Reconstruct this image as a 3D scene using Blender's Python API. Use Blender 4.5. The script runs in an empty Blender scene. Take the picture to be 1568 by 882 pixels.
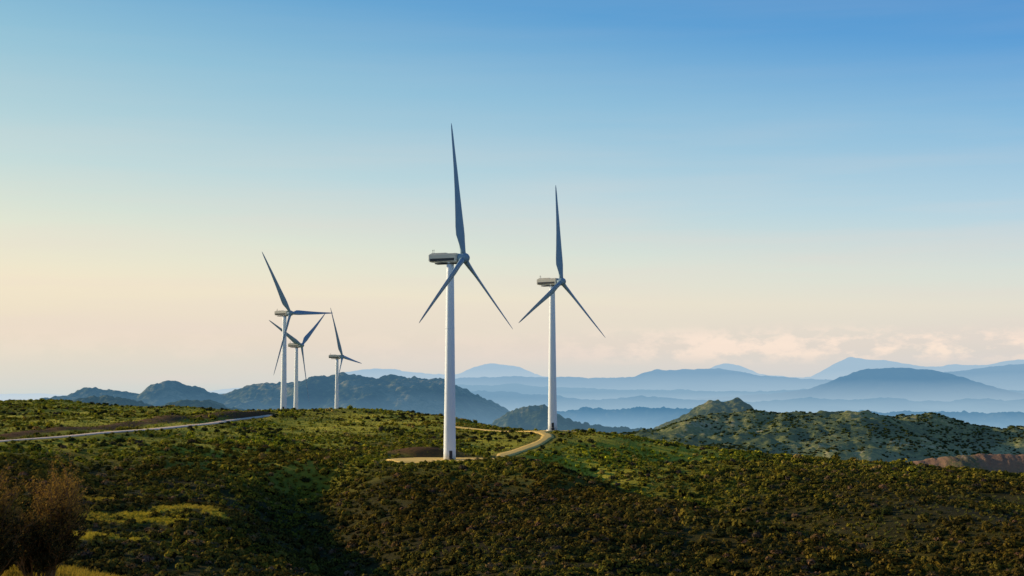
import bpy, bmesh, math, random
import numpy as np
from mathutils import Vector, Matrix
random.seed(3); rng=np.random.default_rng(7)
sc=bpy.context.scene
sc.view_settings.view_transform='Standard'; sc.view_settings.look='None'; sc.view_settings.exposure=0
F=2178.0; TH=math.atan(162/2178.0)
def ray(px,py):
    cx=(px-784)/F; cy=(441-py)/F
    y=math.cos(TH)-cy*math.sin(TH); z=math.sin(TH)+cy*math.cos(TH)
    return cx/y, z/y
def P(px,py,d):
    a,b=ray(px,py); return (a*d,d,b*d)
def lin(r,g,b,a=1):
    f=lambda c:(c/255/12.92 if c/255<=.04045 else ((c/255+.055)/1.055)**2.4)
    return (f(r),f(g),f(b),a)
# ---------- numpy noise
TAB=rng.random((256,256))
def vnoise(x,y):
    xi=np.floor(x).astype(int); yi=np.floor(y).astype(int)
    fx=x-xi; fy=y-yi; fx=fx*fx*(3-2*fx); fy=fy*fy*(3-2*fy)
    a=TAB[xi%256,yi%256]; b=TAB[(xi+1)%256,yi%256]; c=TAB[xi%256,(yi+1)%256]; d=TAB[(xi+1)%256,(yi+1)%256]
    return (a*(1-fx)+b*fx)*(1-fy)+(c*(1-fx)+d*fx)*fy
def fbm(x,y,o=4):
    s=0;a=1;t=0
    for i in range(o):
        s=s+a*(vnoise(x*2**i+17.3*i,y*2**i+9.1*i)-.5); t+=a; a*=.5
    return s/t*2
def sstep(a,b,x):
    t=np.clip((x-a)/(b-a),0,1); return t*t*(3-2*t)
# ---------- node helpers
def newmat(name):
    m=bpy.data.materials.new(name); m.use_nodes=True; nt=m.node_tree
    for n in list(nt.nodes): nt.nodes.remove(n)
    out=nt.nodes.new('ShaderNodeOutputMaterial'); return m,nt,out
def N(nt,t,**k):
    n=nt.nodes.new(t)
    for a,b in k.items(): setattr(n,a,b)
    return n
def noise(nt,vec,scale,detail=4,rough=.55):
    n=N(nt,'ShaderNodeTexNoise'); n.inputs['Scale'].default_value=scale; n.inputs['Detail'].default_value=detail
    n.inputs['Roughness'].default_value=rough; nt.links.new(vec,n.inputs['Vector']); return n.outputs['Fac']
def ramp(nt,fac,stops):
    r=N(nt,'ShaderNodeValToRGB'); e=r.color_ramp.elements
    while len(e)<len(stops): e.new(.5)
    for i,(p,c) in enumerate(stops): e[i].position=p; e[i].color=c
    nt.links.new(fac,r.inputs[0]); return r.outputs[0]
def mixc(nt,fac,a,b,mode='MIX'):
    m=N(nt,'ShaderNodeMix',data_type='RGBA',blend_type=mode)
    for s,v in ((0,fac),(6,a),(7,b)):
        if isinstance(v,(int,float,tuple)): m.inputs[s].default_value=v
        else: nt.links.new(v,m.inputs[s])
    return m.outputs[2]
def math_(nt,op,a,b=0.0,c=None,clamp=False):
    m=N(nt,'ShaderNodeMath',operation=op,use_clamp=clamp)
    for i,v in enumerate((a,b) if c is None else (a,b,c)):
        if isinstance(v,(int,float)): m.inputs[i].default_value=v
        else: nt.links.new(v,m.inputs[i])
    return m.outputs[0]
def mapr(nt,v,a,b,c=0.,d=1.):
    m=N(nt,'ShaderNodeMapRange'); nt.links.new(v,m.inputs[0])
    for i,q in enumerate((a,b,c,d)): m.inputs[i+1].default_value=q
    return m.outputs[0]
def simple(name,col,rough=.5,spec=.3,var=.0,vs=1.0):
    m,nt,out=newmat(name); b=N(nt,'ShaderNodeBsdfPrincipled')
    b.inputs['Roughness'].default_value=rough; b.inputs['Specular IOR Level'].default_value=spec
    tc=N(nt,'ShaderNodeTexCoord'); f=noise(nt,tc.outputs['Object'],vs,5)
    d=tuple(c*(1-var) for c in col[:3])+(1,); l=tuple(min(1,c*(1+var)) for c in col[:3])+(1,)
    nt.links.new(ramp(nt,f,[(.3,d),(.7,l)]),b.inputs['Base Color']); nt.links.new(b.outputs[0],out.inputs[0]); return m
def meshobj(name,verts,faces,mat=None,smooth=False,link=True):
    me=bpy.data.meshes.new(name)
    me.from_pydata([tuple(v) for v in verts],[],faces); me.update()
    if smooth: me.polygons.foreach_set('use_smooth',[True]*len(me.polygons))
    if mat: me.materials.append(mat)
    o=bpy.data.objects.new(name,me)
    if link: sc.collection.objects.link(o)
    return o
def gridmesh(name,X,Y,Z,mat,smooth=True):
    r,c=X.shape
    me=bpy.data.meshes.new(name)
    v=np.stack([X,Y,Z],-1).reshape(-1,3)
    idx=np.arange(r*c).reshape(r,c)
    q=np.stack([idx[:-1,:-1],idx[:-1,1:],idx[1:,1:],idx[1:,:-1]],-1).reshape(-1,4)
    me.vertices.add(len(v)); me.vertices.foreach_set('co',v.astype(np.float32).ravel())
    me.loops.add(q.size); me.loops.foreach_set('vertex_index',q.ravel().astype(np.int32))
    me.polygons.add(len(q)); me.polygons.foreach_set('loop_start',(np.arange(len(q))*4).astype(np.int32))
    me.polygons.foreach_set('loop_total',np.full(len(q),4,np.int32))
    me.update(calc_edges=True)
    me.polygons.foreach_set('use_smooth',np.ones(len(q),bool))
    me.materials.append(mat)
    o=bpy.data.objects.new(name,me); sc.collection.objects.link(o); return o
# ---------- camera
cam=bpy.data.cameras.new('camera'); cam.lens=F/1568*36; cam.clip_end=200000; cam.clip_start=.5
co=bpy.data.objects.new('camera',cam); co.rotation_euler=(math.pi/2+TH,0,0); sc.collection.objects.link(co); sc.camera=co
# ---------- sun + sky
EL=math.radians(14); AZ=math.atan2(-.93,.37)
S=Vector((math.sin(AZ)*math.cos(EL),math.cos(AZ)*math.cos(EL),math.sin(EL)))
sl=bpy.data.lights.new('sun','SUN'); sl.energy=5; sl.angle=math.radians(.5); sl.color=(1,.83,.54)
so=bpy.data.objects.new('sun',sl); so.rotation_euler=S.to_track_quat('Z','Y').to_euler(); so.location=(-200,0,200); sc.collection.objects.link(so)
w=bpy.data.worlds.new('World'); sc.world=w; w.use_nodes=True; nt=w.node_tree
bg=nt.nodes['Background']; bg.inputs[1].default_value=.1
sky=N(nt,'ShaderNodeTexSky',sky_type='NISHITA',sun_disc=False); sky.sun_elevation=EL; sky.sun_rotation=AZ%(2*math.pi)
tc=N(nt,'ShaderNodeTexCoord'); sp=N(nt,'ShaderNodeSeparateXYZ'); nt.links.new(tc.outputs['Generated'],sp.inputs[0])
zz=math_(nt,'MULTIPLY',sp.outputs[2],math_(nt,'MULTIPLY_ADD',sp.outputs[0],.42,1.0))
rc=ramp(nt,zz,[(0,lin(200,212,218)),(.012,lin(214,214,212)),(.034,lin(229,217,205)),(.066,lin(237,227,208)),(.093,lin(223,228,216)),
  (.138,lin(188,215,225)),(.205,lin(142,191,221)),(.265,lin(94,160,213)),(.45,lin(40,105,180)),(1,lin(25,70,140))])
side=math_(nt,'MULTIPLY_ADD',sp.outputs[0],1.4,.5,clamp=True)
tint=mixc(nt,side,(1.08,1.05,.95,1),(.94,.98,1.03,1))
rc=mixc(nt,1.0,rc,tint,'MULTIPLY')
mp=N(nt,'ShaderNodeMapping'); mp.inputs['Scale'].default_value=(1,1,2.2); nt.links.new(tc.outputs['Generated'],mp.inputs[0])
cn=noise(nt,mp.outputs[0],40,9,.62)
cn2=noise(nt,mp.outputs[0],11,3,.5)
cl=ramp(nt,math_(nt,'ADD',math_(nt,'MULTIPLY',cn,.65),math_(nt,'MULTIPLY',cn2,.35)),[(.46,(0,0,0,1)),(.55,(1,1,1,1))])
band=ramp(nt,sp.outputs[2],[(0.020,(0,0,0,1)),(.028,(.9,.9,.9,1)),(.038,(1,1,1,1)),(.048,(0,0,0,1))])
rightm=mapr(nt,sp.outputs[0],.02,.14,.15,1)
cm=math_(nt,'MULTIPLY',math_(nt,'MULTIPLY',math_(nt,'MULTIPLY',cl,band),rightm),1.0)
rc=mixc(nt,cm,rc,lin(255,234,216))
mp2=N(nt,'ShaderNodeMapping'); mp2.inputs['Scale'].default_value=(1,1,14); nt.links.new(tc.outputs['Generated'],mp2.inputs[0])
st=ramp(nt,noise(nt,mp2.outputs[0],3.5,6,.55),[(.42,(0,0,0,1)),(.7,(1,1,1,1))])
stz=mapr(nt,sp.outputs[2],.05,.2,.38,.04)
rc=mixc(nt,math_(nt,'MULTIPLY',st,stz),rc,lin(234,216,208))
r10=mixc(nt,1.0,rc,(10,10,10,1),'MULTIPLY')
fin=mixc(nt,.95,sky.outputs[0],r10); nt.links.new(fin,bg.inputs[0])
# ---------- terrain height
C=[]
def col(px,*pts):
    for py,d in pts: C.append(P(px,py,d))
def hid(px,*pts):
    for z,d in pts: C.append((ray(px,603)[0]*d,d,z))
col(-300,(612,680),(650,560),(690,430),(780,260),(870,180))
col(0,(614,700),(650,560),(676,450),(720,350),(780,270),(860,200))
col(80,(614,700),)
col(150,(624,690),(645,590),(664,470),(720,350),(790,260),(882,190))
col(300,(628,740),(638,640),(652,560),(700,400),(790,270),(882,195))
col(430,(634,800),(660,560),(710,400),(790,285),(882,202))
col(500,(634,830),(650,650),(690,470),(725,385),(800,280),(882,203))
col(600,(633,800),(650,640),(690,480),(703,430),(712,402),(740,360),(790,295),(882,203))
col(690,(639,720),(668,560),(695,450),(705,423),(711,403),(735,370),(785,300),(882,205))
col(760,(653,680),(662,590),(685,500),(708,420),(718,395),(760,330),(882,205))
col(850,(661,610),(660,573),(672,530),(700,470),(722,410),(728,380),(800,285),(882,205))
col(950,(666,610),(700,490),(757,375),(765,335),(820,265),(882,206))
col(1050,(681,600),(705,520),(742,430),(784,350),(785,310),(882,212))
col(1200,(698,560),(725,470),(772,390),(822,300),(827,265),(884,220))
col(1350,(714,520),(745,440),(802,340),(860,270),(878,225))
col(1568,(730,500),(770,400),(822,320),(882,250))
col(1850,(745,480),(795,380),(890,260))
hid(-300,(-14,900),(-35,1100)); hid(0,(-14,880),(-35,1100)); hid(200,(-14,920),(-35,1120))
C.append(P(434,632,828)); hid(453,(-25.2,1013)); hid(515,(-31,1100)); hid(620,(-20,1000),(-36,1200))
hid(700,(-22,850),(-45,1100)); hid(850,(-24,720),(-55,1000)); hid(1050,(-34,720),(-60,950))
hid(1250,(-40,690),(-62,900)); hid(1450,(-45,660),(-65,900)); hid(1850,(-52,660),(-70,900))
C+=[(0,0,-1.75),(-18,0,-2.2),(18,0,-2.6),(0,-30,-1.2),(-30,-30,-1.5),(30,-30,-2)]
col(60,(872,24)); col(0,(868,30)); col(170,(875,32)); hid(500,(-5.5,32)); hid(784,(-6.5,32)); hid(1300,(-7.5,34)); hid(1700,(-9,40))
for px in (-300,0,300,784,1250,1800): hid(px,(-16,100))
C=np.array(C); CX=C[:,:2]/100; n=len(C)
def phi(r2): return .5*r2*np.log(r2+1e-9)
D2=((CX[:,None]-CX[None])**2).sum(-1); A=np.zeros((n+3,n+3)); A[:n,:n]=phi(D2)+np.eye(n)*.002
A[:n,n]=1;A[:n,n+1:]=CX;A[n,:n]=1;A[n+1:,:n]=CX.T
W=np.linalg.solve(A,np.r_[C[:,2],0,0,0])
def H0(x,y):
    x=np.asarray(x,float);y=np.asarray(y,float);s=x.shape;x=x.ravel()/100;y=y.ravel()/100
    o=np.empty(len(x))
    for i in range(0,len(x),20000):
        xs=x[i:i+20000];ys=y[i:i+20000]
        o[i:i+20000]=phi((xs[:,None]-CX[:,0])**2+(ys[:,None]-CX[:,1])**2)@W[:n]+W[n]+W[n+1]*xs+W[n+2]*ys
    return o.reshape(s)
def hit(px,py):
    a,b=ray(px,py); d=np.arange(140,1200,1.0); h=H0(a*d,d); k=np.where(b*d<h)[0]
    dd=d[k[0]] if len(k) else 700.
    return (a*dd,dd)
def densify(pts,step=2.0):
    p=[np.array(q,float) for q in pts]; p=[2*p[0]-p[1]]+p+[2*p[-1]-p[-2]]; out=[]
    for i in range(1,len(p)-2):
        nseg=max(2,int(np.linalg.norm(p[i+1]-p[i])/step))
        for k in range(nseg):
            t=k/nseg
            out.append(.5*((2*p[i])+(-p[i-1]+p[i+1])*t+(2*p[i-1]-5*p[i]+4*p[i+1]-p[i+2])*t*t+(-p[i-1]+3*p[i]-3*p[i+1]+p[i+2])*t**3))
    out.append(p[-2]); return np.array(out)
def pdist(x,y,pl):
    s=np.shape(x); x=np.ravel(x);y=np.ravel(y); o=np.full(len(x),1e9)
    for q in pl: o=np.minimum(o,(x-q[0])**2+(y-q[1])**2)
    return np.sqrt(o).reshape(s)
T1=P(689,705,423)[:2]; T2=P(846,659.5,573)[:2]
rp=[(px,hit(px,py)) for px,py in ((772,697),(798,689),(820,681),(834,673))]
road1=densify([(T1[0]+10,T1[1]-3),(T1[0]+16,T1[1]+2)]+[q for _,q in rp]+[(P(838,603,545)[0],545),(P(822,603,565)[0],565),(P(790,603,590)[0],590),(P(740,603,615)[0],615),(P(690,603,635)[0],635)])
road2=densify([hit(-60,681),hit(0,676),hit(150,664),hit(290,652),hit(360,643),hit(415,636)],4)
road3=densify([(P(822,603,562)[0],562),(T2[0],T2[1]+2),(P(885,603,578)[0],578)])
bank=densify([hit(10,668),hit(150,656),hit(290,643),hit(400,635)],4)
gully=densify([hit(474,715),hit(488,760),hit(497,800),hit(545,840),hit(640,880)],5)
gully2=densify([hit(110,690),hit(180,715),hit(260,735)],6)
gully3=densify([hit(330,690),hit(420,740),hit(460,790),hit(480,830)],6)
valley=densify([hit(860,705),hit(930,726),hit(1030,752),hit(1150,786),hit(1270,818),hit(1420,862)],6)
crest=densify([hit(770,716),hit(870,738),hit(950,764),hit(1050,786),hit(1150,812),hit(1300,858)],6)
rgr=densify([hit(1130,720),hit(1300,755),hit(1450,790),hit(1600,820)],8)
sun_patch_spots=[(hit(308,789),6.5,5),(hit(190,796),11,2.5),(hit(140,775),5,3),(hit(235,768),7,1.8),(hit(150,826),8,2.5)]  # patches of sunlight, painted as bright yellow clearings in the shrubs
def Hbase(x,y):
    h=H0(x,y); h=np.where(y>1150,h*(1-sstep(1150,1450,y))+(-97)*sstep(1150,1450,y),h)
    return np.maximum(h,-97)
PADZ=P(689,705,423)[2]
def padmask(x,y): return np.sqrt(((x-(T1[0]-1))/17.0)**2+((y-(T1[1]+1))/15.0)**2)
def roadm(x,y): return np.minimum(np.minimum(pdist(x,y,road1),pdist(x,y,road2)),pdist(x,y,road3))
def mound(x,y): return np.exp(-(((x-(T1[0]-9))/12)**2+((y-(T1[1]+23))/7)**2))
def sun_patch(x,y,b0=1.1):
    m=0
    for i,((a,b),rx,ry) in enumerate(sun_patch_spots):
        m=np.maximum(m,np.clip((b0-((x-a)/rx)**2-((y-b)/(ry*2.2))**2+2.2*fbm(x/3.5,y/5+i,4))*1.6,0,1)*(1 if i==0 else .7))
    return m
def H(x,y):
    h=Hbase(x,y); rd=roadm(x,y); pr=padmask(x,y)
    nm=sstep(3.5,14,rd)*sstep(1.05,1.8,pr)*np.clip(y/150,.0,1)
    h=h+nm*(fbm(x/55,y/55,4)*2.1+fbm(x/17+5,y/17,3)*1.0-.4)
    g=pdist(x,y,gully); h=h-6*np.exp(-(g/12)**2)
    g=pdist(x,y,gully2); h=h-2.4*np.exp(-(g/13)**2)
    g=pdist(x,y,gully3); h=h-2.4*np.exp(-(g/13)**2)
    g=pdist(x,y,valley); h=h-5.5*np.exp(-(g/17)**2)*nm
    g=pdist(x,y,crest); h=h+2.2*np.exp(-(g/11)**2)*nm
    g=pdist(x,y,rgr); h=h+2.4*np.exp(-(g/18)**2)*nm
    b=pdist(x,y,bank); h=h+1.8*np.exp(-(b/9)**2)*sstep(2,7,rd)
    h=h+mound(x,y)*2.6
    (a0,b0),_,_=sun_patch_spots[0]; h=h+1.3*np.exp(-(((x-a0-6)/10)**2+((y-b0)/14)**2))
    m=1-sstep(1.0,1.25,pr); h=h*(1-m)+PADZ*m
    return h
# materials terrain
def crest_light_tint(nt,p,nz,y0,y1,lo,hi):  # yellow-green sunlit crest, browner shaded foreground, put into colour by position
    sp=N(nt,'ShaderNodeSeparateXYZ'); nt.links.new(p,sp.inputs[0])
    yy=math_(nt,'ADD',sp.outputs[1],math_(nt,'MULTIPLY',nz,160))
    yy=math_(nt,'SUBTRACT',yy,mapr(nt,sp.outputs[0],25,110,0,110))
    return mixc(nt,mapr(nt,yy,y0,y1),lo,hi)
def veg_mat(name,stops,sc1=.02,bump=.6,earth=True,reg=True):
    m,nt,out=newmat(name); g=N(nt,'ShaderNodeNewGeometry'); p=g.outputs['Position']
    f1=noise(nt,p,sc1,6,.6); f2=noise(nt,p,sc1*22,5,.7); f=math_(nt,'ADD',math_(nt,'MULTIPLY',f1,.6),math_(nt,'MULTIPLY',f2,.4))
    c=ramp(nt,f,stops)
    if reg: c=mixc(nt,1.0,c,crest_light_tint(nt,p,f1,430,560,(.30,.25,.28,1),(2.3,2.0,1.0,1)),'MULTIPLY')
    if earth:
        at=N(nt,'ShaderNodeAttribute',attribute_name='earth'); c=mixc(nt,at.outputs['Fac'],c,lin(104,72,46))
        at=N(nt,'ShaderNodeAttribute',attribute_name='meadow'); c=mixc(nt,at.outputs['Fac'],c,ramp(nt,f2,[(.35,(.38,.34,.03,1)),(.6,(.75,.52,.03,1))]))  # sunlight on these patches is put into the ground colour
    b=N(nt,'ShaderNodeBsdfPrincipled'); b.inputs['Roughness'].default_value=1; b.inputs['Specular IOR Level'].default_value=.05
    nt.links.new(c,b.inputs['Base Color'])
    bp=N(nt,'ShaderNodeBump'); bp.inputs['Strength'].default_value=bump; bp.inputs['Distance'].default_value=.6
    nt.links.new(noise(nt,p,1.3,6,.7),bp.inputs['Height']); nt.links.new(bp.outputs[0],b.inputs['Normal'])
    nt.links.new(b.outputs[0],out.inputs[0]); return m
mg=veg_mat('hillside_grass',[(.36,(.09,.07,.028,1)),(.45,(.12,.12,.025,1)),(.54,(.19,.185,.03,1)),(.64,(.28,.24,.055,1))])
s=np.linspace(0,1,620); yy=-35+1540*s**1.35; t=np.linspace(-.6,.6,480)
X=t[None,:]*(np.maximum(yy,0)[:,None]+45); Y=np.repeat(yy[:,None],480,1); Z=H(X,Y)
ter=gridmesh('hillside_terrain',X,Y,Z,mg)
ea=np.clip((1-sstep(5,8.5,pdist(X,Y,bank)))*.95+(1-sstep(3,5,roadm(X,Y)))*.5,0,1)
pr=padmask(X,Y); ea=np.maximum(ea,np.clip(mound(X,Y)*2,0,1)*.95)
ea=np.maximum(ea,(1-sstep(1.05,1.2,pr))*.8)
a=ter.data.attributes.new('earth','FLOAT','POINT'); a.data.foreach_set('value',ea.astype(np.float32).ravel())
a=ter.data.attributes.new('meadow','FLOAT','POINT'); a.data.foreach_set('value',sun_patch(X,Y).astype(np.float32).ravel())
# roads
mroad=simple('sandy_gravel',(.88,.56,.15,1),.95,.05,.10,.4); mroad2=simple('pale_gravel',(.90,.64,.42,1),.95,.05,.10,.3)
def ribbon(name,pl,wd,mat):
    pl=np.array(pl); tg=np.gradient(pl,axis=0); tg/=np.linalg.norm(tg,axis=1)[:,None]; nr=np.stack([-tg[:,1],tg[:,0]],1)
    u=np.linspace(-1,1,7); wj=1+.3*fbm(np.arange(len(pl))*.31,np.zeros(len(pl)),3)
    Xr=pl[:,0:1]+nr[:,0:1]*u*wd/2*wj[:,None]; Yr=pl[:,1:2]+nr[:,1:2]*u*wd/2*wj[:,None]
    Zr=H(Xr,Yr)+.25; Zr[:,0]-=.6; Zr[:,-1]-=.6
    return gridmesh(name,Xr,Yr,Zr,mat)
ribbon('dirt_road',road1,5.6,mroad); ribbon('dirt_road',road2,4.5,mroad2); ribbon('dirt_road',road3,9,mroad)
ang=np.linspace(0,2*math.pi,64,endpoint=False)
v=[(T1[0]-1,T1[1]+1,PADZ+.32)]
for k,rr in enumerate((.5,.97,1.06)):
    for aa in ang:
        q=rr*(1+.06*math.sin(3*aa+1)+.04*math.sin(7*aa)+.02*math.sin(13*aa)); v.append((T1[0]-1+18*q*math.cos(aa),T1[1]-1+15*q*math.sin(aa),PADZ+(.32 if k<2 else -.6)))
fc=[(0,1+i,1+(i+1)%64) for i in range(64)]+[(1+64*k+i,1+64*(k+1)+i,1+64*(k+1)+(i+1)%64,1+64*k+(i+1)%64) for k in range(2) for i in range(64)]
meshobj('gravel_pad',v,fc,mroad)
# ---------- distant ridges
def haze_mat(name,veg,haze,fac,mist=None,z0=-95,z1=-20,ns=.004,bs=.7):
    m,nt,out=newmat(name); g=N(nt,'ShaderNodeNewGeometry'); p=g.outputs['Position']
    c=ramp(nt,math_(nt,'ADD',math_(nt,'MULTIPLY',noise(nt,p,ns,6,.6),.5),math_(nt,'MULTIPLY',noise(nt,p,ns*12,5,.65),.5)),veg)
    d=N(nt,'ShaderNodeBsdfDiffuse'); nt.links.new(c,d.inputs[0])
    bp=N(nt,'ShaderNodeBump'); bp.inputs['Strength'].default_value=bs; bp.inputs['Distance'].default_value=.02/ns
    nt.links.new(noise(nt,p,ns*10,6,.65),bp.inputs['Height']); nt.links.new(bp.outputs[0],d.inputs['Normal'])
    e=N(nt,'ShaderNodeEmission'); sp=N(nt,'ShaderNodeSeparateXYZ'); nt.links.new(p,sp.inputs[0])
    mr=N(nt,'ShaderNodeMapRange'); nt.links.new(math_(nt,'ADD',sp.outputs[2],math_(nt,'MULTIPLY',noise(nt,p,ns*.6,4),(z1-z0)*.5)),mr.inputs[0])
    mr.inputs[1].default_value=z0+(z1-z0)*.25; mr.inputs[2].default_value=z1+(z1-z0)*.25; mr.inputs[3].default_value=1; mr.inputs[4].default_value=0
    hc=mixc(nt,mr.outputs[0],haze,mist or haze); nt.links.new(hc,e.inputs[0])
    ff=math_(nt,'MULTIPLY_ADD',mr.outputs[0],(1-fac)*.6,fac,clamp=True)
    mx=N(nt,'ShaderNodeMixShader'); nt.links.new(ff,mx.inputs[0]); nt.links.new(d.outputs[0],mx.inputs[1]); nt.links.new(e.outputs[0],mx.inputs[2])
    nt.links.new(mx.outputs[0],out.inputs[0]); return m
HF={}
def ridge(name,prof,d,wf,wb,mat,base=-99,nu=400,nv=70,rough=.06,jit=0,pw=1.0,spur=.55):
    pr=np.array(sorted(prof),float); x=[];z=[]
    for px,py in pr:
        q=P(px,py,d); x.append(q[0]); z.append(q[2])
    xs=np.linspace(x[0]-wf*.8,x[-1]+wf*.8,nu)
    zp=np.interp(xs,[x[0]-wf*.8]+x+[x[-1]+wf*.8],[base]+z+[base])
    k=max(1,nu//160); ker=np.ones(k)/k; zp=np.convolve(np.pad(zp,(k,k),'edge'),ker,'same')[k:-k]
    v=np.concatenate([np.linspace(-1,0,nv*2//3,endpoint=False),np.linspace(0,1,nv//3)])
    X=np.repeat(xs[None],len(v),0); V=np.repeat(v[:,None],nu,1); Yv=np.where(V<0,d+V*wf,d+V*wb)
    L=wf
    wv=np.abs(V)*(1+spur*fbm(X/(L*.35)+d,Yv/(L*1.2),3))
    f=(1-sstep(0,1,np.clip(wv,0,1)**.85))**pw
    Zm=base+(zp[None]-base)*f
    amp=(zp[None]-base)*rough
    Zm=Zm+amp*fbm(X/(L*.14)+3,Yv/(L*.14),5)*np.where(np.abs(V)<.02,.15,1)*np.clip(f*3,0,1)+jit*fbm(X/(L*.02),Yv/(L*.02),4)*np.clip(f*3,0,1)
    HF[name]=(xs,Yv[:,0],Zm)
    return gridmesh(name,X,Yv,Zm,mat)
gv=[(.38,(.02,.03,.015,1)),(.5,(.08,.10,.035,1)),(.62,(.22,.19,.10,1))]
gw=[(.40,(.015,.022,.01,1)),(.5,(.09,.11,.03,1)),(.60,(.42,.34,.16,1))]
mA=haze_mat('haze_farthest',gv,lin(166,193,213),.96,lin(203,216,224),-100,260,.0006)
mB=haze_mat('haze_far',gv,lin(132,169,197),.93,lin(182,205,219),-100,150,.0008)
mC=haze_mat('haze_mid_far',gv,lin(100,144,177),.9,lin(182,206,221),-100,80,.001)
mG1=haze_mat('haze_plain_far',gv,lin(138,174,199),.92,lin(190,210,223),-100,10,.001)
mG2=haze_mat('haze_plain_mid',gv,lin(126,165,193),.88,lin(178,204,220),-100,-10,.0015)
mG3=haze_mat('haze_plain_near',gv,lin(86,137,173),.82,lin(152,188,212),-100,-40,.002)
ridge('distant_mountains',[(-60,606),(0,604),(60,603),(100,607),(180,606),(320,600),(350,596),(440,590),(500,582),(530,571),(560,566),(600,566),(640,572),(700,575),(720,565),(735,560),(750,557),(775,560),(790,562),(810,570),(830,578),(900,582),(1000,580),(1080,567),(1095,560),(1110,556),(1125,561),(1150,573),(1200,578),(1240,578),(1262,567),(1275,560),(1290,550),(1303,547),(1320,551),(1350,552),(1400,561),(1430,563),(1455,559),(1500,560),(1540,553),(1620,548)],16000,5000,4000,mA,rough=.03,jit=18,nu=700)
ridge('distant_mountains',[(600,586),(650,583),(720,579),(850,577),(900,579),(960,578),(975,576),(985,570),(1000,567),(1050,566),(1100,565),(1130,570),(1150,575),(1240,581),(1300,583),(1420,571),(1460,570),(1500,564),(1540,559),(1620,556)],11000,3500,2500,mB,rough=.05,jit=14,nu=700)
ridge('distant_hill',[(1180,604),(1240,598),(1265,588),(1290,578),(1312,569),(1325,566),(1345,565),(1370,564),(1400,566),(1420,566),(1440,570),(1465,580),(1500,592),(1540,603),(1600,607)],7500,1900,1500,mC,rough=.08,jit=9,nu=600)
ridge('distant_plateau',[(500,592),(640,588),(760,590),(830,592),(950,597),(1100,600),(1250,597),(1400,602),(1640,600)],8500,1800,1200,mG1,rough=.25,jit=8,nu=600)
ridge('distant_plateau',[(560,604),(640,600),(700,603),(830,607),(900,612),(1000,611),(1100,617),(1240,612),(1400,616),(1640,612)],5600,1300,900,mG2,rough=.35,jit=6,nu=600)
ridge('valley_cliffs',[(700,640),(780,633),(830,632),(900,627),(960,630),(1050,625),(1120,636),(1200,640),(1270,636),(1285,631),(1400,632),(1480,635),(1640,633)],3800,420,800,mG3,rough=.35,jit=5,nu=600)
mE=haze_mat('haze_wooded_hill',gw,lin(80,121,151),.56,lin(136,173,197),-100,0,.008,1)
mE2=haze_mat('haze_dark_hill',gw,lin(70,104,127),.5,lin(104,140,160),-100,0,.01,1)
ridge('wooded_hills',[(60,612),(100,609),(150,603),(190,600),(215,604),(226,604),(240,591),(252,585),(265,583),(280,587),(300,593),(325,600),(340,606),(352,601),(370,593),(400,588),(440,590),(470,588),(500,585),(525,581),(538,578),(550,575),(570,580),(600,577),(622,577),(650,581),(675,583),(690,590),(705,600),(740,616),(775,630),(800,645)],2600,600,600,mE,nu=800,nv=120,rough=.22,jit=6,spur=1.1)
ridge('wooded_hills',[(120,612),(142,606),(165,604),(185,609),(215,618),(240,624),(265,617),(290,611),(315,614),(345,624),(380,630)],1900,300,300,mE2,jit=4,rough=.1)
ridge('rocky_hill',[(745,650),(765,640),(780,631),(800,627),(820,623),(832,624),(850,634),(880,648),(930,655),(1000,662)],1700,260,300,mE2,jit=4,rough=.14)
gr=[(.38,(.02,.03,.012,1)),(.47,(.08,.095,.02,1)),(.56,(.24,.22,.045,1)),(.65,(.48,.36,.20,1))]
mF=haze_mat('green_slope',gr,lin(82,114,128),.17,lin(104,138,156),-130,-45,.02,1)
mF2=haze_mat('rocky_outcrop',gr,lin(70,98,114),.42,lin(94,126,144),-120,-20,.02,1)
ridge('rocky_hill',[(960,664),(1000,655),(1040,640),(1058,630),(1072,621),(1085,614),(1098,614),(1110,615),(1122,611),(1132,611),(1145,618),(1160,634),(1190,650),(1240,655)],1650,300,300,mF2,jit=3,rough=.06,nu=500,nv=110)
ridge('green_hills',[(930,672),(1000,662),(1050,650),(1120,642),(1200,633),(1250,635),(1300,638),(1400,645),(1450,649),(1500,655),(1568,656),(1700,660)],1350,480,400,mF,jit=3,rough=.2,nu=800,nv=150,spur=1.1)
mR=veg_mat('red_earth',[(.3,(.22,.11,.06,1)),(.48,(.36,.20,.11,1)),(.56,(.15,.14,.05,1)),(.64,(.42,.27,.16,1))],.03,earth=False,reg=False)
ridge('red_earth_field',[(1360,714),(1400,706),(1440,700),(1500,695),(1568,696),(1700,702)],760,120,150,mR,rough=.04,jit=.8)
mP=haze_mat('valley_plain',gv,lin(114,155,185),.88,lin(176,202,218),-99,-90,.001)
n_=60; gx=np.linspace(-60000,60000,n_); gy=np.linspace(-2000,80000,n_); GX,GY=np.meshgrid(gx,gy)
gridmesh('ground',GX,GY,np.full_like(GX,-96.5),mP)
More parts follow.
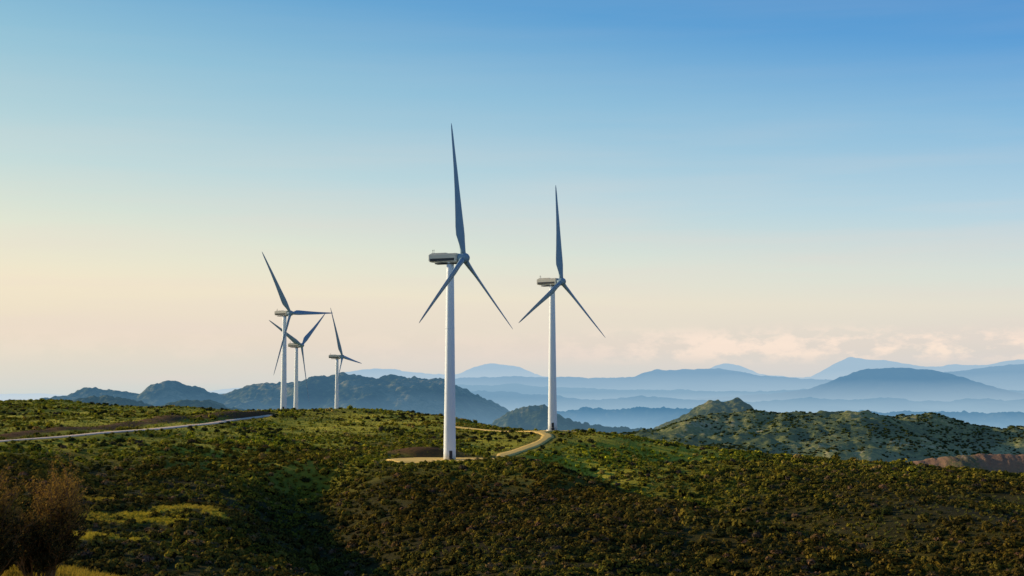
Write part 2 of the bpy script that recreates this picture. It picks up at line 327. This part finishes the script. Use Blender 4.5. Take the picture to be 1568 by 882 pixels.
# ---------- wind turbines
mw=simple('tower_paint',(.74,.78,.82,1),.45,.3,.03,.15)
mb=simple('blade_paint',(.21,.32,.40,1),.5,.25,.06,.3)  # base darker than the tower: backlit shade put into the colour
mn=simple('nacelle_paint',(.62,.56,.46,1),.45,.4,.05,.5)
md=simple('dark_vent',(.03,.035,.045,1),.5,.3)
def lathe(name,prof,mat,seg=40,axis='Z'):
    v=[];f=[]
    for r,z in prof:
        for k in range(seg):
            a=2*math.pi*k/seg; v.append((r*math.cos(a),r*math.sin(a),z) if axis=='Z' else (z,r*math.cos(a),r*math.sin(a)))
    for i in range(len(prof)-1):
        for k in range(seg):
            q=(i*seg+k,i*seg+(k+1)%seg,(i+1)*seg+(k+1)%seg,(i+1)*seg+k); f.append(q if axis=='Z' else q[::-1])
    f.append(tuple(range((len(prof)-1)*seg,len(prof)*seg))); f.append(tuple(range(seg))[::-1])
    o=meshobj(name,v,f,mat)
    for p in o.data.polygons: p.use_smooth=len(p.vertices)==4
    return o
def box(name,x0,x1,y0,y1,z0,z1,mat,bev=.0,taper=0,taperz=0):
    bm=bmesh.new(); bmesh.ops.create_cube(bm,size=1)
    for v in bm.verts:
        v.co=Vector(((x0+x1)/2+v.co.x*(x1-x0),(y0+y1)/2+v.co.y*(y1-y0),(z0+z1)/2+v.co.z*(z1-z0)))
        if v.co.x<(x0+x1)/2:
            v.co.y*=1-taper
            if v.co.z<(z0+z1)/2: v.co.z+=taperz
    if bev: bmesh.ops.bevel(bm,geom=bm.edges[:],offset=bev,segments=3,affect='EDGES')
    me=bpy.data.meshes.new(name); bm.to_mesh(me); bm.free(); me.materials.append(mat)
    o=bpy.data.objects.new(name,me); sc.collection.objects.link(o); return o
def blade(name,L,pitch):
    secs=[(1.0,1.7,1.0,0),(2.2,1.7,.95,0),(4.2,2.3,.62,.05),(7,3.3,.34,.10),(9.5,3.25,.27,.1),(14,2.75,.24,.08),(20,2.15,.22,.05),(27,1.6,.2,.02),(33,1.15,.18,0),(37.5,.85,.16,0),(40,.5,.14,0),(41,.12,.1,0)]
    v=[];f=[];m=18
    for (r,c,th,tw) in secs:
        r*=L/41
        for k in range(m):
            a=2*math.pi*k/m
            xx=math.cos(a); yy=math.sin(a)
            cx=c*(.5*xx); tk=c*th*.5*yy*(1 if th>.8 else (.35+.65*((xx+1)/2)**.6)*1.15)
            off=-(c-1.7)*.28 if c>1.7 else 0
            cy=cx+off
            pa=pitch+tw*1.6
            v.append((math.sin(pa)*cy+math.cos(pa)*tk, math.cos(pa)*cy-math.sin(pa)*tk, r))
    for i in range(len(secs)-1):
        for k in range(m): f.append((i*m+k,i*m+(k+1)%m,(i+1)*m+(k+1)%m,(i+1)*m+k))
    f.append(tuple(range((len(secs)-1)*m,len(secs)*m))); f.append(tuple(range(m))[::-1])
    o=meshobj(name,v,f,mb)
    for p in o.data.polygons: p.use_smooth=len(p.vertices)==4
    return o
def turbine(tx,base_py,hub_py,d,theta,phi0,L=41,pitch=.3,hh=None):
    x,_,zb=P(tx,base_py,d); zh=P(tx,hub_py,d)[2]
    if hh: zb=zh-hh
    h=zh-zb; e=bpy.data.objects.new('wind_turbine',None); sc.collection.objects.link(e)
    parts=[]
    ztop=h-1.5
    def rad(z): return 1.84+(1.08-1.84)*(z/ztop)
    parts.append(lathe('foundation',[(2.5,-1.5),(2.5,.24),(2.46,.28)],mn))
    parts.append(lathe('tower',[(rad(q),q) for q in np.linspace(.1,ztop,24)],mw,48))
    parts.append(lathe('yaw_bearing',[(1.25,ztop-.05),(1.25,ztop+.1),(1.25,ztop+.35)],mw))
    for fz in (.34,.67): parts.append(lathe('tower_flange',[(rad(ztop*fz)+.03,ztop*fz-.07),(rad(ztop*fz)+.03,ztop*fz+.07)],mw,48))
    dr=box('door',-.45,.45,-1.93,-1.6,1.0,3.1,md,.04); dr.rotation_euler=(0,0,.6); parts.append(dr)
    stp=box('door_steps',-.6,.6,-3.0,-1.7,.2,.95,md,.03); stp.rotation_euler=(0,0,.6); parts.append(stp)
    nz=h
    parts.append(box('nacelle',-6.6,2.7,-1.55,1.55,nz-1.35,nz+1.5,mn,.28,.1,.45))
    parts.append(box('nacelle_vent_band',-6.0,1.9,-1.6,1.6,nz-.75,nz+.05,md,.03,.1))
    parts.append(box('nacelle_roof_hatch',-5.9,-1.0,-1.0,1.0,nz+1.42,nz+1.75,mn,.12))
    parts.append(box('nacelle_underside',-4.6,2.0,-1.3,1.3,nz-1.62,nz-1.28,md,.1))
    for xx in (-5.9,-5.2):
        o=lathe('wind_mast',[(.05,nz+1.4),(.05,nz+2.6),(.12,nz+2.62),(.12,nz+2.8)],md,8); o.location=(xx,.3 if xx<-5.5 else -.3,0); parts.append(o)
    rot=bpy.data.objects.new('rotor',None); sc.collection.objects.link(rot); rot.location=(4.3,0,nz); rot.rotation_euler=(0,-math.radians(5.3),0)
    hub=lathe('hub_spinner',[(1.2,-1.5),(1.45,-1.2),(1.55,-.3),(1.55,.4),(1.4,1.0),(1.05,1.5),(.6,1.8),(.15,1.92)],mb,28,'X'); hub.parent=rot
    for i in range(3):
        b=blade('blade_%d'%(i+1),L,pitch); b.rotation_euler=(-(phi0+i*2*math.pi/3),0,0); b.parent=rot
    for p in parts+[rot]: p.parent=e
    e.location=(x,d,zb); e.rotation_euler=(0,0,theta-math.pi/2)
R=math.radians
turbine(688.5,706,396,423,R(68.6),R(-1),41)
turbine(846,659,432,573,R(58),R(2.8),40)
turbine(434,631,480,828,R(60),R(-33),41)
turbine(453,631,529,1013,R(64),R(53.5),41,hh=60)
turbine(515.5,632,546.5,1100,R(75),R(-24),41,hh=60)
# ---------- shrubs (instanced)
def leaf_mat(name,stops,posvar=None,reg=True,trn=.12,gain=1.0):
    m,nt,out=newmat(name); oi=N(nt,'ShaderNodeObjectInfo'); c=ramp(nt,oi.outputs['Random'],[(a,(q[0]*gain,q[1]*gain,q[2]*gain,1)) for a,q in stops])
    g=N(nt,'ShaderNodeNewGeometry')
    nz=noise(nt,g.outputs['Position'],.016,4,.6)
    big=ramp(nt,nz,posvar or [(.38,(.88,.76,.70,1)),(.5,(1,1,1,1)),(.62,(1.18,1.22,.85,1))])
    c=mixc(nt,1.0,c,big,'MULTIPLY')
    if reg: c=mixc(nt,1.0,c,crest_light_tint(nt,g.outputs['Position'],nz,400,580,(.98,.80,.78,1),(2.2,2.1,1.0,1)),'MULTIPLY')
    d=N(nt,'ShaderNodeBsdfDiffuse'); tr=N(nt,'ShaderNodeBsdfTranslucent'); nt.links.new(c,d.inputs[0]); nt.links.new(c,tr.inputs[0])
    mx=N(nt,'ShaderNodeMixShader'); mx.inputs[0].default_value=trn; nt.links.new(d.outputs[0],mx.inputs[1]); nt.links.new(tr.outputs[0],mx.inputs[2]); nt.links.new(mx.outputs[0],out.inputs[0]); return m
mS=leaf_mat('shrub_leaves',[(0,(.075,.068,.018,1)),(.4,(.10,.095,.02,1)),(.7,(.14,.13,.024,1)),(.85,(.22,.20,.03,1)),(.93,(.15,.115,.04,1)),(1,(.22,.15,.09,1))],gain=1.15)
mT=leaf_mat('grass_blades',[(0,(.12,.13,.025,1)),(.6,(.2,.19,.04,1)),(1,(.32,.26,.08,1))],reg=False)
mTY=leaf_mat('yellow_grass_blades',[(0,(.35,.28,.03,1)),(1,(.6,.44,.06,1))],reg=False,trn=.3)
mD=leaf_mat('dark_shrub_leaves',[(0,(.03,.035,.012,1)),(.8,(.06,.065,.02,1)),(1,(.12,.08,.06,1))],reg=False)
mY=leaf_mat('tree_leaves',[(0,(.04,.055,.02,1)),(1,(.13,.15,.035,1))],reg=False)
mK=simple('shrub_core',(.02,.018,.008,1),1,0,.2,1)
def bushproto(name,mat,nl=110,flat=.75,ls=.2,seed=0,up=False):
    r=random.Random(seed); v=[];f=[]
    lob=[(r.uniform(-.4,.4),r.uniform(-.4,.4),r.uniform(.25,.5),r.uniform(.4,.62)) for _ in range(4)]
    for i in range(nl):
        L=r.choice(lob); a=r.uniform(0,6.283); u=r.uniform(-.3,1); q=math.sqrt(1-u*u) if u<1 else 0
        dr=Vector((q*math.cos(a),q*math.sin(a),u)); rr=L[3]*r.uniform(.75,1.05)
        p=Vector(L[:3])+dr*rr; p.z=max(p.z*flat,.0)
        nrm=(dr+Vector((r.uniform(-1,1),r.uniform(-1,1),r.uniform(-.6,1)))*.38).normalized()
        t=nrm.orthogonal().normalized(); t=Matrix.Rotation(r.uniform(0,6.28),3,nrm)@t; b=nrm.cross(t); s=ls*r.uniform(.6,1.4)
        k=len(v); v+= [p+t*s,p+b*s*.6,p-t*s*.8,p-b*s*.6]; f.append((k,k+1,k+2,k+3))
    nleaf=len(f)
    for L in lob:   # dark cores put inner shade into the shrub's colour
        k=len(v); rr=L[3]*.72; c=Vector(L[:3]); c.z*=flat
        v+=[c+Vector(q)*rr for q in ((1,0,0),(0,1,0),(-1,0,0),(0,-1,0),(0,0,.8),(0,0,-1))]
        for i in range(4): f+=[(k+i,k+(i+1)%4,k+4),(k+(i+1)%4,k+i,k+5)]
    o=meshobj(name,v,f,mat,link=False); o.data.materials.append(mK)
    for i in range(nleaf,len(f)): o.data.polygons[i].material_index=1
    return o
def tuftproto(name,mat,seed,nb=26):
    r=random.Random(seed); v=[];f=[]
    for i in range(nb):
        a=r.uniform(0,6.28); q=r.uniform(0,.5); x=q*math.cos(a);y=q*math.sin(a); h=r.uniform(.5,1.1); lx=r.uniform(-.4,.4)+x*.6; ly=r.uniform(-.4,.4)+y*.6; wd=.05
        ca=math.cos(a+1.5)*wd; sa=math.sin(a+1.5)*wd; k=len(v)
        v+=[(x-ca,y-sa,0),(x+ca,y+sa,0),(x+lx*.4+ca*.7,y+ly*.4+sa*.7,h*.6),(x+lx*.4-ca*.7,y+ly*.4-sa*.7,h*.6),(x+lx,y+ly,h)]
        f+=[(k,k+1,k+2,k+3),(k+3,k+2,k+4)]
    return meshobj(name,v,f,mat,link=False)
def mkcol(name,objs):
    c=bpy.data.collections.new(name)
    for o in objs: c.objects.link(o)
    return c
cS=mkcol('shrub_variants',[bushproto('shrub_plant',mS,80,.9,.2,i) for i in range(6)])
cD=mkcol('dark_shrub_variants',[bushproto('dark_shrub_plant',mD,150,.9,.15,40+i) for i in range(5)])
cT=mkcol('tuft_variants',[tuftproto('grass_tuft',mT,i) for i in range(4)])
cTY=mkcol('yellow_tuft_variants',[tuftproto('yellow_grass_tuft',mTY,i) for i in range(4)])
cY=mkcol('tree_variants',[bushproto('small_tree',mY,70,1.0,.24,20+i) for i in range(4)])
def scatter(name,coll,pts,scl,flat=None):
    me=bpy.data.meshes.new(name); me.vertices.add(len(pts)); me.vertices.foreach_set('co',pts.astype(np.float32).ravel()); me.update()
    s3=np.stack([scl,scl,scl*(flat if flat is not None else 1)],-1)
    a=me.attributes.new('scl','FLOAT_VECTOR','POINT'); a.data.foreach_set('vector',s3.astype(np.float32).ravel())
    rz=np.zeros((len(pts),3),np.float32); rz[:,2]=rng.random(len(pts))*6.283
    a=me.attributes.new('rot','FLOAT_VECTOR','POINT'); a.data.foreach_set('vector',rz.ravel())
    o=bpy.data.objects.new(name,me); sc.collection.objects.link(o)
    g=bpy.data.node_groups.new(name,'GeometryNodeTree')
    g.interface.new_socket('Geometry',in_out='INPUT',socket_type='NodeSocketGeometry'); g.interface.new_socket('Geometry',in_out='OUTPUT',socket_type='NodeSocketGeometry')
    gi=g.nodes.new('NodeGroupInput'); go=g.nodes.new('NodeGroupOutput'); ip=g.nodes.new('GeometryNodeInstanceOnPoints'); ci=g.nodes.new('GeometryNodeCollectionInfo')
    ci.inputs['Collection'].default_value=coll; ci.inputs['Separate Children'].default_value=True; ci.inputs['Reset Children'].default_value=True
    na=g.nodes.new('GeometryNodeInputNamedAttribute'); na.data_type='FLOAT_VECTOR'; na.inputs[0].default_value='scl'
    nb=g.nodes.new('GeometryNodeInputNamedAttribute'); nb.data_type='FLOAT_VECTOR'; nb.inputs[0].default_value='rot'
    l=g.links.new; l(gi.outputs[0],ip.inputs['Points']); l(ci.outputs[0],ip.inputs['Instance']); ip.inputs['Pick Instance'].default_value=True
    l(na.outputs[0],ip.inputs['Scale']); l(nb.outputs[0],ip.inputs['Rotation']); l(ip.outputs[0],go.inputs[0])
    md_=o.modifiers.new('scatter','NODES'); md_.node_group=g; return o
def wedge(nn,d0,d1,tw=.42,pw=2.0):
    d=(rng.random(nn)*(d1**pw-d0**pw)+d0**pw)**(1/pw); return rng.uniform(-tw,tw,nn)*d,d
def clear(x,y): return (roadm(x,y)>4.5)&(padmask(x,y)>1.2)&((pdist(x,y,bank)>7)|(rng.random(len(x))<.1))&((x-T2[0])**2+(y-T2[1])**2>90)&(mound(x,y)<.3)
x,y=wedge(120000,165,830,.39,1.4)
dens=fbm(x/38+11,y/38,4)+.5*fbm(x/9,y/9,2)
lit=sstep(400,540,y)*(1-sstep(20,120,x))
keep=rng.random(len(x))<np.clip(.66+dens*1.0-.44*lit,.04,.98)
k=keep&clear(x,y)&(sun_patch(x,y,1.4)<rng.random(len(x))*.9); x=x[k];y=y[k]; z=H(x,y); sz=rng.lognormal(-.25,.38,len(x))*(.9+.25*sstep(300,600,y)-.28*lit[k])
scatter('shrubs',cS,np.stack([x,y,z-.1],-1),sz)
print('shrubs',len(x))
x,y=wedge(9000,170,760,.39,1.6); k=(rng.random(len(x))<np.clip(.12+1.3*fbm(x/24+3,y/24+8,4),.01,.8))&clear(x,y)&(sun_patch(x,y,1.4)<.2)&(padmask(x,y)>1.5)
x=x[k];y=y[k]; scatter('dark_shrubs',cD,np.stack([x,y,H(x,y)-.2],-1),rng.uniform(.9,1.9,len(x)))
x,y=wedge(30000,165,800,.40); ok=(roadm(x,y)>4)&(padmask(x,y)>1.15); x=x[ok];y=y[ok]
scatter('grass',cT,np.stack([x,y,H(x,y)],-1),rng.uniform(.35,.8,len(x)),.8)
xs_=[];ys_=[]
for (a0,b0),rx,ry in sun_patch_spots:
    x=a0+rng.uniform(-1.6,1.6,1500)*rx; y=b0+rng.uniform(-1.6,1.6,1500)*ry*2.2; k=sun_patch(x,y)>.3; xs_.append(x[k]); ys_.append(y[k])
x=np.concatenate(xs_);y=np.concatenate(ys_); scatter('meadow_grass',cTY,np.stack([x,y,H(x,y)],-1),rng.uniform(.25,.6,len(x)))  # yellow tufts over the painted patches of sunlight
x=rng.uniform(-16,-2,8000); y=rng.uniform(14,48,8000)
scatter('near_grass',cTY,np.stack([x,y,H(x,y)-.02],-1),rng.uniform(.10,.24,len(x)))
def onridge(key,nn,ylo,yhi,s0,s1,xr=None):
    xs,ys,Zm=HF[key]; x=rng.uniform(xs[0],xs[-1],nn) if xr is None else rng.uniform(*xr,nn); y=rng.uniform(ylo,yhi,nn)
    i=np.clip(np.searchsorted(ys,y)-1,0,len(ys)-2); j=np.clip(np.searchsorted(xs,x)-1,0,len(xs)-2)
    fy=(y-ys[i])/(ys[i+1]-ys[i]); fx=(x-xs[j])/(xs[j+1]-xs[j])
    z=(Zm[i,j]*(1-fx)+Zm[i,j+1]*fx)*(1-fy)+(Zm[i+1,j]*(1-fx)+Zm[i+1,j+1]*fx)*fy
    dn=fbm(x/50+2,y/50,4); k=rng.random(nn)<np.clip(.45+dn*1.6,.03,1); return np.stack([x,y,z-.2],-1)[k],rng.uniform(s0,s1,k.sum())
p,q=onridge('green_hills',50000,900,1400,.8,2.3); scatter('woodland',cY,p,q,.8)
# ---------- near corner shrub
mtw=simple('twig_bark',(.20,.11,.045,1),.9,.1,.3,4)
mlf=leaf_mat('dry_leaves',[(0,(.26,.15,.03,1)),(1,(.45,.26,.05,1))],[(.3,(1,1,1,1)),(.7,(1.2,1.1,1,1))],reg=False,trn=.3)
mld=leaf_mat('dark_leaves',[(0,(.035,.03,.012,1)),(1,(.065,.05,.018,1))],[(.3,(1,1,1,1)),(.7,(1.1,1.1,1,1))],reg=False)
def bigshrub(loc,hgt,wd,seed):
    r=random.Random(seed); v=[];f=[];lv=[];lf=[];dv=[];df=[]
    def tube(a,b,r0,r1):
        d=(b-a).normalized(); t=d.orthogonal().normalized(); u=d.cross(t); k=len(v)
        for p,rr in ((a,r0),(b,r1)):
            for i in range(4):
                an=i*math.pi/2; v.append(p+(t*math.cos(an)+u*math.sin(an))*rr)
        for i in range(4): f.append((k+i,k+(i+1)%4,k+4+(i+1)%4,k+4+i))
    def leaf(V,Fc,p,s):
        nr=Vector((r.uniform(-1,1),r.uniform(-1,1),r.uniform(-1,1))).normalized(); t=nr.orthogonal().normalized(); b=nr.cross(t); k=len(V)
        V+= [p+t*s,p+b*s*.45,p-t*s,p-b*s*.45]; Fc.append((k,k+1,k+2,k+3))
    def grow(p,d,L,rad,lev):
        q=p
        for sgm in range(3):
            d=(d+Vector((r.uniform(-1,1),r.uniform(-1,1),r.uniform(-.4,.9)))*.24).normalized(); n_=q+d*L/3
            tube(q,n_,rad*(1-sgm*.2),rad*(.8-sgm*.2)); q=n_
            if lev>0:
                for _ in range(2):
                    dd=(d+Vector((r.uniform(-1,1),r.uniform(-1,1),r.uniform(-.3,.9)))*.75).normalized(); grow(q,dd,L*r.uniform(.45,.7),rad*.6,lev-1)
            else:
                hz=q.z/hgt
                for _ in range(4):
                    pp=q+Vector((r.gauss(0,.02),r.gauss(0,.02),r.gauss(0,.02)))
                    if r.random()<(hz-.4)*1.3: leaf(lv,lf,pp,r.uniform(.010,.02))  # rim light put into leaf colour: orange on top, dark below
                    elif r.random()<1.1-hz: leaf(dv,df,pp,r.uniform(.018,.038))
    for i in range(13):
        a=r.uniform(0,6.28); q=r.uniform(.1,.75)*wd
        grow(Vector((q*.4*math.cos(a),q*.4*math.sin(a),0)),Vector((q*math.cos(a),q*math.sin(a),1)).normalized(),hgt*r.uniform(.34,.70),.020,3)
    e=bpy.data.objects.new('dry_shrub',None); sc.collection.objects.link(e); e.location=loc
    for nm,a,b,m in (('branches',v,f,mtw),('dry_leaves',lv,lf,mlf),('lower_leaves',dv,df,mld)):
        o=meshobj(nm,a,b,m); o.parent=e
def gp(px,d):
    x=ray(px,603)[0]*d; return x,d,float(H(np.array([x]),np.array([float(d)]))[0])-.05
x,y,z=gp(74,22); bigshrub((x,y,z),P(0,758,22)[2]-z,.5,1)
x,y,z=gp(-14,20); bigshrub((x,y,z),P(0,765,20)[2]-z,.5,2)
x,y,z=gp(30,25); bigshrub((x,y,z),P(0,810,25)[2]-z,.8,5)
